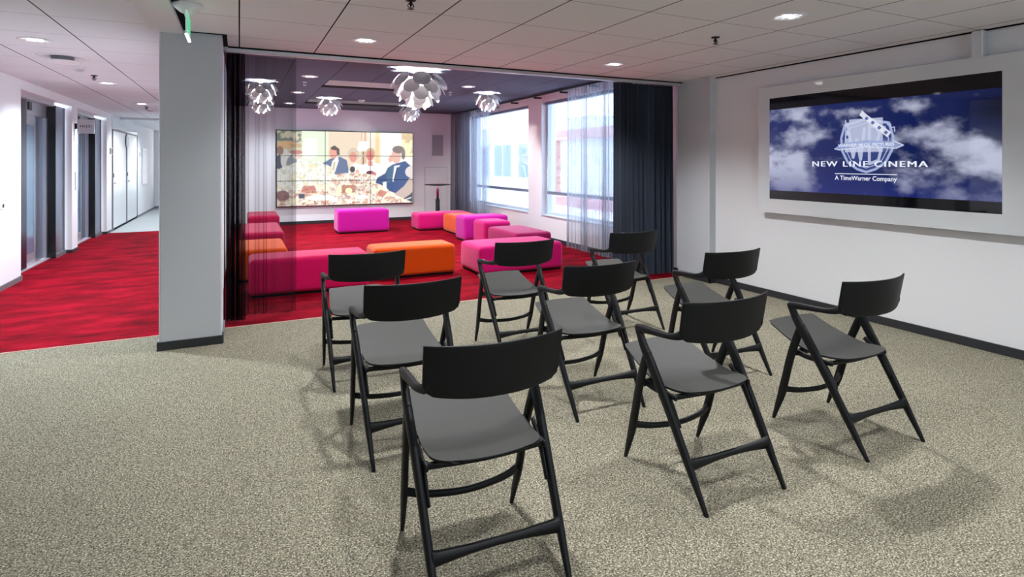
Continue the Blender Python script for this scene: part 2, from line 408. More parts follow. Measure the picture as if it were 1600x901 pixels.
t = thing('door_sign', 'small grey sign plate hanging between the two white corridor doors', 'sign', (XL, 16.11, 1.83))
link('plate', box(.026, .034, -.16, .16, 0, .24), M['steel_dark'], t)
t = thing('notice_board', 'pale wall panel at the far end of the left corridor wall', 'notice board', (XL+.002, 18.95, .85))
link('board', box(0, .02, -.42, .42, 0, 1.0), M['alu'], t)
link('paper', box(.02, .023, -.34, .34, .42, .96), M['white_plastic'], t)
t = thing('red_sign', 'small red sign on the white end wall of the corridor', 'sign', (-2.0, 21.2, 1.14))
link('sign_plate', box(-.16, .34, -.016, -.004, -.03, .09), M['white_plastic'], t)
link('red_marks', boxes((-.1, -.02, -.02, -.016, 0, .05), (0, .1, -.02, -.016, 0, .06), (.13, .2, -.02, -.016, 0, .05), (.22, .32, -.02, -.016, 0, .055)), mat('sign_red', lin(215, 30, 40), .5), t)
t = thing('light_switch', 'small dark wall switch at the left edge of the corridor wall', 'switch', (XL, 8.31, .96))
link('switch_plate', box(0, .01, -.04, .04, -.04, .04, .002, 1), M['white_plastic'], t)
link('rocker', box(.01, .015, -.02, .02, -.02, .02), M['dark_metal'], t)

# ------------------------------------------------------------------ ceiling fittings
def downlight_proto():
    t = thing('downlight', 'x', 'downlight')
    link('trim_ring', lathe(bmesh.new(), [(.085, 0), (.118, 0), (.120, -.004), (.112, -.009), (.096, -.010), (.085, -.003)], 40), M['white_plastic'], t, True)
    bm = bmesh.new(); lathe(bm, [(.086, -.002), (.0, -.002)], 40)
    m = mat('downlight_reflector', lin(235, 235, 240), .15, metal=.4, emit=(1, .98, .95, 1), es=1.0); n = NT(m)
    g = n.add('ShaderNodeTexGradient', gradient_type='RADIAL'); n.l(n.co(), g.inputs[0])
    s = n.math('SINE', n.math('MULTIPLY', g.outputs['Fac'], 2*PI*9))
    r = n.ramp(s, [(0, (.25, .26, .3, 1)), (.75, (1, 1, 1, 1))]); n.l(r, n.b.inputs['Emission Color'])
    link('reflector', bm, m, t)
    bm = bmesh.new(); add_box(bm, -.055, .055, -.012, .012, -.010, -.0025, .004, 1)
    link('lamp_tube', bm, M['lampglow'], t)
    return t
DL0 = downlight_proto(); used = [False]
def downlight(x, y, z, power, color, label, group, spot=True, angle=132):
    o = DL0 if not used[0] else copy_tree(DL0); used[0] = True
    o.location = (x, y, z); o['label'] = label; o['group'] = group
    l = bpy.data.lights.new('downlight_beam', 'SPOT'); l.energy = power; l.color = color; l.spot_size = math.radians(angle); l.spot_blend = .75; l.shadow_soft_size = .045
    lo = bpy.data.objects.new('downlight_beam', l); lo.location = (x, y, z-.03); COL.objects.link(lo)
WARM = (.96, .98, 1)
g1 = 'round downlights in the main ceiling'
for x, y, lb in ((.954, 4.82, 'round ceiling downlight nearest the big petal pendant, above the left chairs'), (3.52, 4.855, 'round ceiling downlight above the dark drape'),
              (3.467, 2.736, 'large bright round downlight in front of the wall screen')):
    downlight(x, y, H, SPOT_MAIN, WARM, lb, g1)
for x, y, lb in ((.954, 2.74, 'round ceiling downlight above the gap between the two nearer left chairs'), (.954, .65, 'round ceiling downlight just in front of the viewer on the left'),
              (3.467, .65, 'round ceiling downlight just in front of the viewer beside the wall screen'), (.954, -1.4, 'round ceiling downlight behind the viewer on the left'),
              (3.467, -1.4, 'round ceiling downlight behind the viewer on the right')):
    downlight(x, y, H, SPOT_MAIN*(1 if y > 1 else .75 if y > 0 else .25), WARM, lb, g1)
g2 = 'round downlights along the corridor ceiling'
for k, (y, lb) in enumerate(((5.99, 'nearest round downlight in the corridor ceiling, before the air diffuser'), (8.842, 'second round downlight in the corridor ceiling, behind the sprinkler'),
              (11.7, 'third round downlight in the corridor ceiling'), (14.6, 'fourth round downlight in the corridor ceiling, farthest visible'), (17.5, 'round downlight at the far end of the corridor ceiling'))):
    downlight(-1.535, y, H, SPOT_CORR*(1, .95, .75, .6, .5)[k], (.84, .95, 1), lb, g2, angle=150)
g3 = 'round downlights in the dark lounge ceiling'
for x, y, lb in ((.94, 8.86, 'round downlight in the dark lounge ceiling, nearest of the left row'), (.954, 10.97, 'middle round downlight of the left row in the dark lounge ceiling'),
              (.967, 13.05, 'farthest round downlight of the left row in the dark lounge ceiling'), (3.47, 8.9, 'round downlight in the dark lounge ceiling between the big and the right pendant')):
    downlight(x, y, HL, SPOT_LOUNGE, (.78, .93, 1), lb, g3, angle=145)

def sprinkler_proto(m):
    t = thing('sprinkler', 'x', 'sprinkler')
    link('escutcheon', lathe(bmesh.new(), [(0, 0), (.035, 0), (.033, -.006), (.012, -.012), (0, -.012)], 24), m, t, True)
    link('body', lathe(bmesh.new(), [(.009, -.01), (.009, -.035), (.004, -.04), (.004, -.05), (0, -.05)], 12), M['chrome'] if m is M['white_plastic'] else m, t)
    bm = bmesh.new()
    for s in (-1, 1): sweep(bm, [(s*.008, 0, -.02), (s*.02, 0, -.038), (s*.004, 0, -.055)], [(.003, .003)]*3, (0, 1, 0), 6, 4)
    link('frame_arms', bm, m, t)
    bm = bmesh.new()
    for k in range(10):
        a = 2*PI*k/10; c, s = math.cos(a), math.sin(a)
        vs = [bm.verts.new((c*.006-s*.003, s*.006+c*.003, -.056)), bm.verts.new((c*.006+s*.003, s*.006-c*.003, -.056)), bm.verts.new((c*.024+s*.005, s*.024-c*.005, -.058)), bm.verts.new((c*.024-s*.005, s*.024+c*.005, -.058))]
        bm.faces.new(vs)
    lathe(bm, [(0, -.054), (.012, -.054), (.012, -.058), (0, -.058)], 12)
    link('deflector', bm, m, t)
    return t
sd = sprinkler_proto(M['dark_metal']); sw = sprinkler_proto(M['white_plastic'])
for k, (x, y, z, lb) in enumerate(((3.513, 3.456, H, 'dark sprinkler head between the two right downlights of the main ceiling'), (.976, 3.501, H, 'dark sprinkler head at the top edge of the photo above the big pendant'),
              (-1.542, 8.149, H, 'dark sprinkler head in the corridor ceiling beside the smoke detector'), (-1.54, 12.3, H, 'small dark sprinkler head far down the corridor ceiling'))):
    o = sd if k == 0 else copy_tree(sd); o.location = (x, y, z); o['label'] = lb; o['group'] = 'dark sprinkler heads'
for k, (x, y, z, lb) in enumerate(((.934, 9.53, HL, 'white sprinkler head between the left downlights of the dark lounge ceiling'), (3.45, 9.75, HL, 'white sprinkler head left of the right pendant in the lounge'))):
    o = sw if k == 0 else copy_tree(sw); o.location = (x, y, z); o['label'] = lb; o['group'] = 'white sprinkler heads in the lounge'
def smoke(x, y, z, lb, r=.055):
    t = thing('smoke_detector', lb, 'smoke detector', (x, y, z), group='ceiling smoke detectors')
    link('base', lathe(bmesh.new(), [(0, 0), (r, 0), (r, -.012), (r*.85, -.016), (0, -.016)], 28), M['white_plastic'], t, True)
    link('sensor', lathe(bmesh.new(), [(r*.8, -.016), (r*.8, -.032), (r*.6, -.044), (0, -.046)], 28), mat('detector_grey', lin(190, 190, 195), .4), t, True)
smoke(-1.554, 7.546, H, 'white smoke detector in the nearer part of the corridor ceiling')
smoke(-1.55, 12.9, H, 'white smoke detector far down the corridor ceiling')
smoke(2.254, 11.777, HL, 'white detector between the two ceiling slots of the lounge', .07)
t = thing('air_diffuser', 'round white air diffuser in the corridor ceiling with a dropped disc', 'air diffuser', (-1.541, 6.82, H))
link('collar', lathe(bmesh.new(), [(.10, 0), (.20, 0), (.20, -.006), (.17, -.012), (.10, -.004)], 40), M['white_plastic'], t, True)
link('neck', lathe(bmesh.new(), [(.09, 0), (.09, -.05)], 32), M['base_grey'], t, True)
link('disc', lathe(bmesh.new(), [(0, -.045), (.13, -.045), (.14, -.052), (.13, -.06), (0, -.062)], 40), M['white_plastic'], t, True)
# slots in the lounge ceiling
for (x0, x1, y0, y1, lb) in ((1.26, 3.05, 9.14, 9.80, 'long black ceiling slot with a pale panel in the middle of the lounge ceiling'), (1.28, 3.18, 12.05, 12.62, 'long black ceiling slot near the back wall of the lounge')):
    t = thing('ceiling_slot', lb, 'ceiling slot', ((x0+x1)/2, (y0+y1)/2, HL))
    hx, hy = (x1-x0)/2, (y1-y0)/2
    bm = bmesh.new()
    vs = [bm.verts.new(p) for p in ((-hx, -hy, -.001), (hx, -hy, -.001), (hx, hy-.06, -.004), (-hx, hy-.06, -.004))]; bm.faces.new(vs)
    vs2 = [bm.verts.new(p) for p in ((-hx, -hy, .0), (hx, -hy, .0), (hx, hy-.06, -.0), (-hx, hy-.06, -.0))]; bm.faces.new(vs2[::-1])
    for k in range(4): bm.faces.new((vs[k], vs[(k+1) % 4], vs2[(k+1) % 4], vs2[k]))
    link('panel', bm, mat('slot_panel', lin(150, 150, 158) if y0 < 10 else lin(96, 98, 108), .4, metal=.3), t)
    link('slot', boxes((-hx-.02, hx+.02, hy-.06, hy+(.16 if y0 < 10 else .2), -.012, .0)), M['black_gap'], t)
# exit sign
t = thing('exit_sign', 'thin glowing green exit sign hanging under a white dome beside the column', 'exit sign', (-.3, 4.22, H))
link('dome', lathe(bmesh.new(), [(0, 0), (.085, 0), (.09, -.01), (.075, -.03), (.045, -.055), (.02, -.065), (0, -.066)], 32), M['white_plastic'], t, True)
gm = mat('green_sign_glow', lin(10, 120, 70), .3, emit=lin(70, 220, 150), es=.7)
pnl = link('sign_panel', boxes((-.005, .005, -.13, .13, -.215, -.068)), mat('edge_lit_acrylic', lin(200, 225, 215), .1, emit=lin(170, 235, 215), es=.35), t)
link('pictogram', boxes((-.007, -.005, -.10, .10, -.185, -.085), (.005, .007, -.10, .10, -.185, -.085)), gm, t)
link('light_edge', boxes((-.007, .007, -.13, .13, -.222, -.215)), M['lampglow'], t)

# ------------------------------------------------------------------ curtains
def curtain(name, label, pts, zt, zb, wave, amp, m, wob=0, seed=1, group=None, cat='curtain', hem=0):
    """pleated cloth hung along the polyline pts; wave = list of (fraction, wavelength)"""
    rnd = random.Random(seed); P = [Vector((p[0], p[1], 0)) for p in pts]
    L = [0]
    for a, b in zip(P, P[1:]): L.append(L[-1]+(b-a).length)
    tot = L[-1]; N = max(60, int(tot/.006)); NZ = 22
    ph = 0; vals = []
    for i in range(N+1):
        s = tot*i/N; f = s/tot
        wl = wave[0][1]
        for (fa, wa), (fb, wb) in zip(wave, wave[1:]):
            if fa <= f <= fb: wl = wa+(wb-wa)*(f-fa)/(fb-fa)
        wl *= 1+.45*math.sin(s*17+seed)*math.sin(s*7.3+seed*2)
        ph += 2*PI*(tot/N)/wl
        k = max(j for j in range(len(L)-1) if L[j] <= s+1e-9)
        d = (P[k+1]-P[k]).normalized(); nrm = Vector((-d.y, d.x, 0)); base = P[k]+d*(s-L[k])
        vals.append((base, nrm, d, ph, s))
    bm = bmesh.new(); rows = []
    for j in range(NZ+1):
        v = j/NZ; z = zt+(zb-zt)*v; row = []
        for base, nrm, d, ph, s in vals:
            a = amp*(.55+.45*v)*(.75+.25*math.sin(s*11+seed))
            off = a*math.sin(ph)+a*.35*math.sin(ph*.5+1+v*wob)
            lat = a*.6*math.sin(2*ph+v*wob*.7)
            p = base+nrm*off+d*lat*.6
            zz = z + (hem*math.sin(s*9+seed) if j == NZ else 0)
            row.append(bm.verts.new((p.x, p.y, zz)))
        rows.append(row)
    for a, b in zip(rows, rows[1:]):
        for k in range(len(a)-1): bm.faces.new((a[k], a[k+1], b[k+1], b[k]))
    o = link(name, bm, m, None, True); prop(o, label, cat, group); return o
curtain('voile_curtain', 'black see-through voile curtain hanging beside the white column', [(-.12, 5.69), (.045, 5.71), (-.11, 5.75), (.05, 5.79), (.50, 5.85)], H-.03, .03,
        [(0, .034), (.42, .036), (.52, .09), (1, .14)], .040, M['sheer_black'], wob=.5, seed=3, hem=.012)
curtain('dark_drape', 'heavy dark blue-grey drape hanging beside the right wall', [(4.18, 5.78), (5.10, 5.76)], H-.03, .025, [(0, .085), (1, .08)], .065, M['drape'], wob=.3, seed=5)
curtain('voile_curtain', 'pale translucent voile curtain in front of the nearer lounge window', [(4.94, 8.15), (4.94, 6.6), (4.75, 6.15)], HL-.06, .04, [(0, .11), (.5, .075), (1, .055)], .032, M['sheer_grey'], wob=.8, seed=8)
curtain('grey_drape', 'grey drape in the far corner of the lounge beside the back wall', [(4.94, 13.95), (4.94, 12.62)], HL-.05, .04, [(0, .10), (1, .10)], .035, M['drape_far'], wob=.5, seed=9)
curtain('voile_curtain', 'pale translucent voile curtain next to the grey drape at the far window', [(4.94, 12.52), (4.94, 11.42)], HL-.06, .04, [(0, .08), (1, .12)], .032, M['sheer_grey'], wob=.5, seed=12)
t = thing('curtain_rail', 'thin black curtain rail with small brackets above the lounge windows', 'curtain rail', (5.0, 9.9, HL))
link('rail', box(-.014, .014, -4.1, 4.1, -.045, -.015), M['dark_metal'], t)
for y in (7.55, 8.47, 9.43, 10.43, 11.4, 12.4): link('bracket', boxes((-.004, .16, y-9.9-.008, y-9.9+.008, -.075, -.045), (-.004, .004, y-9.9-.008, y-9.9+.008, -.05, 0)), M['dark_metal'], t)

# ------------------------------------------------------------------ wall screen on the right wall
def fbm(Hh, Ww, sx, sy, seed, octaves=5, gain=.55):
    rs = np.random.RandomState(seed); out = np.zeros((Hh, Ww)); amp = 1; tot = 0
    for o in range(octaves):
        nx, ny = max(2, int(sx*2**o)), max(2, int(sy*2**o)); g = rs.rand(ny+2, nx+2)
        yy = np.linspace(0, ny, Hh, endpoint=False); xx = np.linspace(0, nx, Ww, endpoint=False)
        yi = yy.astype(int); xi = xx.astype(int); fy = (yy-yi)[:, None]; fx = (xx-xi)[None, :]
        fy = fy*fy*(3-2*fy); fx = fx*fx*(3-2*fx)
        a = g[yi][:, xi]; b = g[yi][:, xi+1]; c = g[yi+1][:, xi]; d = g[yi+1][:, xi+1]
        out += amp*((a*(1-fx)+b*fx)*(1-fy)+(c*(1-fx)+d*fx)*fy); tot += amp; amp *= gain
    return out/tot
def screen_mat(name, strength, rough=.04):
    m = mat(name, (.002, .002, .003, 1), rough, spec=.3); n = NT(m)
    a = n.add('ShaderNodeAttribute'); a.attribute_name = 'picture'
    n.l(a.outputs['Color'], n.b.inputs['Emission Color']); n.b.inputs['Emission Strength'].default_value = strength; return m
def picture_mesh(name, img, P0, U, V, m, parent):
    """img[h][w][3] (linear, row 0 = top) shown on the rectangle P0 (top left), U (right), V (down)"""
    hh, ww = img.shape[:2]
    u = np.linspace(0, 1, ww)[None, :, None]; v = np.linspace(0, 1, hh)[:, None, None]
    co = (np.array(P0)[None, None, :]+u*np.array(U)[None, None, :]+v*np.array(V)[None, None, :]).reshape(-1, 3)
    idx = np.arange(hh*ww).reshape(hh, ww)
    q = np.stack([idx[:-1, :-1], idx[1:, :-1], idx[1:, 1:], idx[:-1, 1:]], -1).reshape(-1, 4)
    me = bpy.data.meshes.new(name); me.vertices.add(hh*ww); me.vertices.foreach_set('co', co.ravel().astype(np.float32))
    me.loops.add(q.size); me.loops.foreach_set('vertex_index', q.ravel().astype(np.int32))
    me.polygons.add(len(q)); me.polygons.foreach_set('loop_start', np.arange(0, q.size, 4, dtype=np.int32)); me.polygons.foreach_set('loop_total', np.full(len(q), 4, np.int32))
    me.update(); me.validate()
    at = me.color_attributes.new('picture', 'FLOAT_COLOR', 'POINT')
    c = np.concatenate([img.reshape(-1, 3), np.ones((hh*ww, 1))], 1); at.data.foreach_set('color', c.ravel().astype(np.float32))
    me.materials.append(m); o = bpy.data.objects.new(name, me); COL.objects.link(o)
    if parent is not None: o.parent = parent
    return o
def L3(r, g, b): return np.array(lin(r, g, b)[:3])
def inside(poly, X, Y):
    r = np.zeros(X.shape, bool); n = len(poly); j = n-1
    for i in range(n):
        xi, yi = poly[i]; xj, yj = poly[j]
        c = ((yi > Y) != (yj > Y)) & (X < (xj-xi)*(Y-yi)/((yj-yi) or 1e-9)+xi); r ^= c; j = i
    return r
def segdist(ax, ay, bx, by, X, Y):
    dx, dy = bx-ax, by-ay; t = np.clip(((X-ax)*dx+(Y-ay)*dy)/(dx*dx+dy*dy+1e-12), 0, 1)
    return np.hypot(X-ax-t*dx, Y-ay-t*dy)
def stroke(poly, X, Y, wd, closed=False):
    d = np.full(X.shape, 9.); pp = list(poly)+([poly[0]] if closed else [])
    for a, b in zip(pp, pp[1:]): d = np.minimum(d, segdist(*a, *b, X, Y))
    return d < wd/2
def paint(img, mask, col, op=1.):
    m = (mask*op)[..., None]; img[:] = img*(1-m)+np.array(col)*m

TY0, TY1, TZ0, TZ1 = 2.218, 4.272, 1.065, 2.135        # screen rectangle on the wall
XG = 5.12
tv = thing('wall_screen', 'large flat screen set in a white glass board on the right wall', 'screen', (XG, (TY0+TY1)/2, (TZ0+TZ1)/2))
cy_, cz_ = tv.location.y, tv.location.z
gy0, gy1, gz0, gz1 = 1.95, 4.417, .915, 2.262
board = mat('white_glass_board', lin(206, 210, 212), .06, spec=.6)
bm = bmesh.new()
for b in ((gy0, TY0, gz0, gz1), (TY1, gy1, gz0, gz1), (TY0, TY1, TZ1, gz1), (TY0, TY1, gz0, TZ0)):
    add_box(bm, 0, .008, b[0]-cy_, b[1]-cy_, b[2]-cz_, b[3]-cz_)
link('glass_board', bm, board, tv)
link('mounting_box', boxes((.010, .079, 2.05-cy_, 4.235-cy_, .985-cz_, 2.2-cz_)), mat('mount_grey', lin(120, 120, 124), .6), tv)
link('screen_bezel', boxes((.001, .010, TY0-cy_, TY1-cy_, TZ0-cz_, TZ1-cz_)), mat('black_glass', (.003, .003, .004, 1), .03, spec=.3), tv)
hh, ww = 300, 700
Yc = TY1-(TY1-TY0)*np.linspace(0, 1, ww)[None, :].repeat(hh, 0); Zc = TZ1-(TZ1-TZ0)*np.linspace(0, 1, hh)[:, None].repeat(ww, 1)
XX = TY1-Yc                                                # metres from the left edge
img = np.zeros((hh, ww, 3))
n1 = fbm(hh, ww, 6, 5, 3, 6, .55); n2 = fbm(hh, ww, 3.2, 2.2, 11, 4, .5)
cl = np.clip((n1*.65+n2*.35-.43)*5.2+(.22*np.clip(1-XX/1.0, 0, 1)), 0, 1)
def gau(x, z, sx, sz): return np.exp(-((XX-x)/sx)**2-((Zc-z)/sz)**2)
bias = .55*gau(.25, 1.70, .42, .10)+.35*gau(.15, 1.92, .5, .10)+.35*gau(.75, 1.93, .4, .05)+.6*gau(1.42, 1.70, .30, .11)+.35*gau(1.15, 1.62, .25, .07)+.3*gau(1.95, 1.60, .10, .05)+.3*gau(1.45, 1.92, .1, .04)-.55*gau(1.95, 1.85, .35, .16)-.45*gau(1.15, 1.85, .22, .09)+.2*gau(.2, 1.50, .35, .08)+.35*gau(.35, 1.25, .14, .05)+.25*gau(1.95, 1.42, .12, .04)+.2*gau(1.3, 1.20, .25, .03)-.25
cl = np.clip((n1-.5)*3.0+.42+.14*np.clip(1.1-XX, 0, 1)+bias*1.15, 0, 1)
cl = cl*cl*(3-2*cl)*.92
deep = L3(22, 38, 98)[None, None]*(1-np.clip(XX/2.05, 0, 1)**2*.55)[..., None]
light = L3(188, 192, 216)[None, None]*np.ones_like(img)
img = deep*(1-cl[..., None])+light*cl[..., None]
lo = np.clip((1.42-Zc)/.3, 0, 1)[..., None]; img = img*(1-lo*.72)+L3(26, 44, 130)*lo*.60
dk = np.clip((XX-1.75)/.3, 0, 1)*np.clip((Zc-1.72)/.1, 0, 1)*np.clip((1.98-Zc)/.06, 0, 1)
img *= (1-dk*.75)[..., None]
# shield with banner
scx = (TY1-3.235); W_ = .235
Xs = (XX-scx)
top = 1.84
shield = [(-.20, 1.80), (-.12, 1.815), (0, 1.85), (.12, 1.815), (.20, 1.80), (.235, 1.68), (.225, 1.56), (.17, 1.45), (.08, 1.39), (0, 1.365), (-.08, 1.39), (-.17, 1.45), (-.225, 1.56), (-.235, 1.68)]
paint(img, inside(shield, Xs, Zc), L3(60, 80, 150), .55)
paint(img, stroke(shield, Xs, Zc, .022, True), L3(175, 190, 230), .85)
sh2 = [(x*.84, 1.60+(z-1.60)*.84) for x, z in shield]
paint(img, stroke(sh2, Xs, Zc, .008, True), L3(210, 218, 245), .7)
# letters W and B in the shield
wpts = [(-.17, 1.78), (-.12, 1.50), (-.085, 1.66), (-.05, 1.48), (-.015, 1.76)]
paint(img, stroke(wpts, Xs, Zc, .028), L3(205, 214, 242), .75)
bpts = [(.03, 1.78), (.03, 1.44), (.11, 1.47), (.13, 1.55), (.10, 1.61), (.03, 1.62), (.10, 1.64), (.12, 1.71), (.09, 1.77), (.03, 1.78)]
paint(img, stroke(bpts, Xs, Zc, .026), L3(205, 214, 242), .75)
# film frame, pale square with sprocket holes, and the diagonal strip
sq = [(-.198, 1.852), (.150, 1.852), (.150, 1.548), (-.198, 1.548)]
holes = np.zeros_like(Xs, bool)
for z in (1.835, 1.765, 1.69, 1.60):
    holes |= (abs(Xs+.172) < .014) & (abs(Zc-z) < .014)
paint(img, inside(sq, Xs, Zc) & ~holes, L3(205, 212, 238), .72)
strip = [(-.062, 1.885), (-.036, 1.925), (.018, 1.875), (.22, 1.715), (.188, 1.672), (.00, 1.83)]
paint(img, inside(strip, Xs, Zc), L3(232, 236, 248), .9)
for px_, pz_ in ((.005, 1.85), (.06, 1.808), (.118, 1.76), (.175, 1.715)):
    paint(img, (abs(Xs-px_)+abs(Zc-pz_)) < .020, L3(60, 80, 160), .9)
zig = [(.16, 1.80), (.185, 1.81), (.19, 1.78), (.215, 1.785), (.22, 1.755), (.245, 1.76), (.25, 1.72)]
paint(img, stroke(zig, Xs, Zc, .010), L3(190, 200, 235), .8)
band = [(-.30, 1.585), (-.24, 1.63), (0, 1.655), (.24, 1.635), (.32, 1.595), (.26, 1.575), (0, 1.595), (-.25, 1.57)]
paint(img, inside(band, Xs, Zc), L3(150, 168, 215), .8)
paint(img, stroke([(-.30, 1.582), (-.25, 1.57), (0, 1.595), (.26, 1.575), (.32, 1.60), (.24, 1.64)], Xs, Zc, .009), L3(225, 230, 248), .9)
bars = (Zc > 2.012) | (Zc < 1.155)
paint(img, bars, (.0015, .0015, .002), 1)
picture_mesh('picture', img, (-.0005, TY1-cy_, TZ1-cz_), (0, -(TY1-TY0), 0), (0, 0, -(TZ1-TZ0)), screen_mat('lit_screen', .95), tv)
M['glow_text'] = mat('lit_lettering', (.1, .1, .1, 1), .3, emit=lin(235, 240, 252), es=.95)
RT = Matrix(((0, 0, -1, 0), (-1, 0, 0, 0), (0, 1, 0, 0), (0, 0, 0, 1)))   # local x -> -Y, y -> Z, z -> -X
def tv_text(name, s, size, y_left, y_right, z, off, space=1.0):
    o = text_obj(name, s, size, M['glow_text'], Matrix.Translation((-.0012, 0, z-cz_)) @ RT, tv, .0003, space, off)
    fit_text(o, 1, y_right-cy_, y_left-cy_); return o
tt = tv_text('title_lettering', 'NEW LINE CINEMA', .072, 3.766, 2.723, 1.414, 0, 1.2)
bm = bmesh.new(); bm.from_mesh(tt.data)                  # heavier strokes: the letters doubled side by side
for dy in (.0025, -.0025):
    d_ = bmesh.ops.duplicate(bm, geom=[f for f in bm.faces if f.index >= 0][:len(tt.data.polygons)]+list(bm.edges)[:len(tt.data.edges)]+list(bm.verts)[:len(tt.data.vertices)])
    for v in d_['geom']:
        if isinstance(v, bmesh.types.BMVert): v.co.y += dy; v.co.x -= .0001 if dy > 0 else .0002
bm.to_mesh(tt.data); bm.free()
tv_text('caption_lettering', 'A TimeWarner Company', .058, 3.533, 2.967, 1.288, .0007)
tv_text('banner_lettering', 'WARNER BROS. PICTURES', .040, 3.50, 2.99, 1.598, .0003)
link('title_rule', boxes((-.0014, -.0008, 2.967-cy_, 3.533-cy_, 1.343-cz_, 1.349-cz_)), M['glow_text'], tv)
t = thing('cable_trunk', 'narrow white cable trunk between the wall screen board and the ceiling', 'cable trunk', (XR, 2.38, 1.6))
link('trunk_body', box(-.075, 0, -.035, .035, .62, H-1.6-.012), M['column'], t)
link('trunk_edge', box(-.078, -.07, -.038, -.030, .62, H-1.6-.012), M['white_plastic'], t)

# ------------------------------------------------------------------ video wall on the back wall
VX0, VX1, VZ0, VZ1 = .775, 3.982, .432, 2.20
hh, ww = 270, 486
U = np.linspace(0, 1, ww)[None, :].repeat(hh, 0); V = np.linspace(0, 1, hh)[:, None].repeat(ww, 1)
img = np.ones((hh, ww, 3))*L3(236, 232, 222)
A = ww/hh*1.0
def ell(cx, cy, rx, ry, rot=0):
    x = (U-cx); y = (V-cy)/1.81; c, s = math.cos(rot), math.sin(rot)
    return ((x*c+y*s)/rx)**2+((-x*s+y*c)/(ry/1.81))**2 < 1
def pol(*p): return inside(p, U, V)
R3 = lambda *c: L3(*c)
paint(img, pol((0, 0), (.17, 0), (.17, .3), (0, .3)), R3(200, 190, 165))
fol = fbm(hh, ww, 26, 16, 5, 4, .6)
paint(img, pol((.0, 0), (.165, 0), (.165, .16), (0, .14)) & (fol > .5), R3(70, 96, 96), .8)
paint(img, ell(.07, .19, .07, .055), R3(222, 172, 120), .85)
paint(img, ell(.13, .20, .04, .03), R3(180, 150, 110), .8)
paint(img, pol((.17, 0), (.355, 0), (.355, .42), (.17, .42)), R3(214, 230, 200), .8)
paint(img, pol((.355, 0), (.60, 0), (.60, .5), (.355, .5)), R3(226, 206, 182), .95)
paint(img, pol((.60, 0), (.64, 0), (.64, .45), (.60, .45)), R3(214, 176, 146), .9)
paint(img, pol((.64, 0), (.75, 0), (.75, .5), (.64, .5)), R3(232, 220, 204), .9)
paint(img, pol((.705, 0), (.735, 0), (.735, .45), (.705, .45)), R3(236, 196, 130), .8)
paint(img, pol((.75, 0), (.91, 0), (.91, .5), (.75, .5)), R3(238, 240, 232), .9)
paint(img, pol((.91, 0), (1, 0), (1, .34), (.91, .34)) , R3(206, 178, 132), .9)
paint(img, pol((.91, 0), (1, 0), (1, .34), (.91, .34)) & (fol > .48), R3(246, 240, 190), .9)
# lamps in the film
paint(img, pol((.195, .10), (.27, .10), (.285, .24), (.18, .24)), R3(252, 250, 240))
paint(img, ell(.225, .30, .055, .07), R3(246, 246, 236), .9)
paint(img, pol((.585, .13), (.65, .13), (.672, .27), (.565, .27)), R3(255, 250, 236))
paint(img, pol((.611, 0), (.618, 0), (.618, .13), (.611, .13)), R3(250, 244, 232))
paint(img, pol((.612, .27), (.620, .27), (.620, .46), (.612, .46)), R3(110, 84, 66))
paint(img, ell(.48, .33, .16, .02), R3(220, 214, 200), .6)
# guests at the left edge
paint(img, ell(.015, .42, .035, .09), R3(40, 48, 76)); paint(img, ell(.055, .38, .03, .13), R3(220, 214, 208)); paint(img, ell(.02, .27, .025, .06), R3(150, 110, 90))
paint(img, ell(.10, .42, .035, .11, .3), R3(104, 112, 128), .85); paint(img, ell(.14, .33, .035, .05), R3(214, 196, 178)); paint(img, ell(.13, .29, .045, .03), R3(178, 120, 104))
# first man in a suit
paint(img, pol((.28, .52), (.31, .44), (.37, .37), (.44, .34), (.49, .39), (.505, .52), (.50, .62), (.40, .63), (.36, .54)), R3(96, 112, 146))
paint(img, pol((.385, .40), (.425, .33), (.43, .40), (.395, .60), (.365, .55)), R3(240, 238, 232))
paint(img, pol((.393, .41), (.408, .41), (.395, .55), (.382, .55)), R3(196, 184, 150))
paint(img, ell(.392, .29, .030, .075), R3(222, 160, 142)); paint(img, pol((.372, .22), (.40, .19), (.435, .24), (.438, .32), (.418, .33), (.415, .26), (.375, .25)), R3(88, 72, 70))
# two women in pale clothes
paint(img, pol((.51, .62), (.525, .46), (.56, .43), (.60, .46), (.63, .44), (.70, .42), (.76, .46), (.80, .40), (.83, .36), (.84, .44), (.76, .56), (.70, .66), (.62, .70), (.55, .68)), R3(240, 236, 232))
paint(img, ell(.54, .31, .042, .09), R3(206, 190, 168)); paint(img, ell(.538, .35, .026, .07), R3(218, 146, 134))
paint(img, ell(.668, .30, .034, .08), R3(200, 166, 136)); paint(img, ell(.665, .33, .024, .068), R3(214, 122, 116)); paint(img, pol((.65, .40), (.68, .40), (.685, .47), (.65, .47)), R3(214, 150, 138))
paint(img, ell(.533, .52, .020, .045), R3(70, 60, 70)); paint(img, ell(.665, .57, .028, .03), R3(90, 40, 60)); paint(img, ell(.69, .59, .02, .035), R3(200, 110, 110))
paint(img, ell(.57, .58, .014, .06), R3(226, 170, 150))
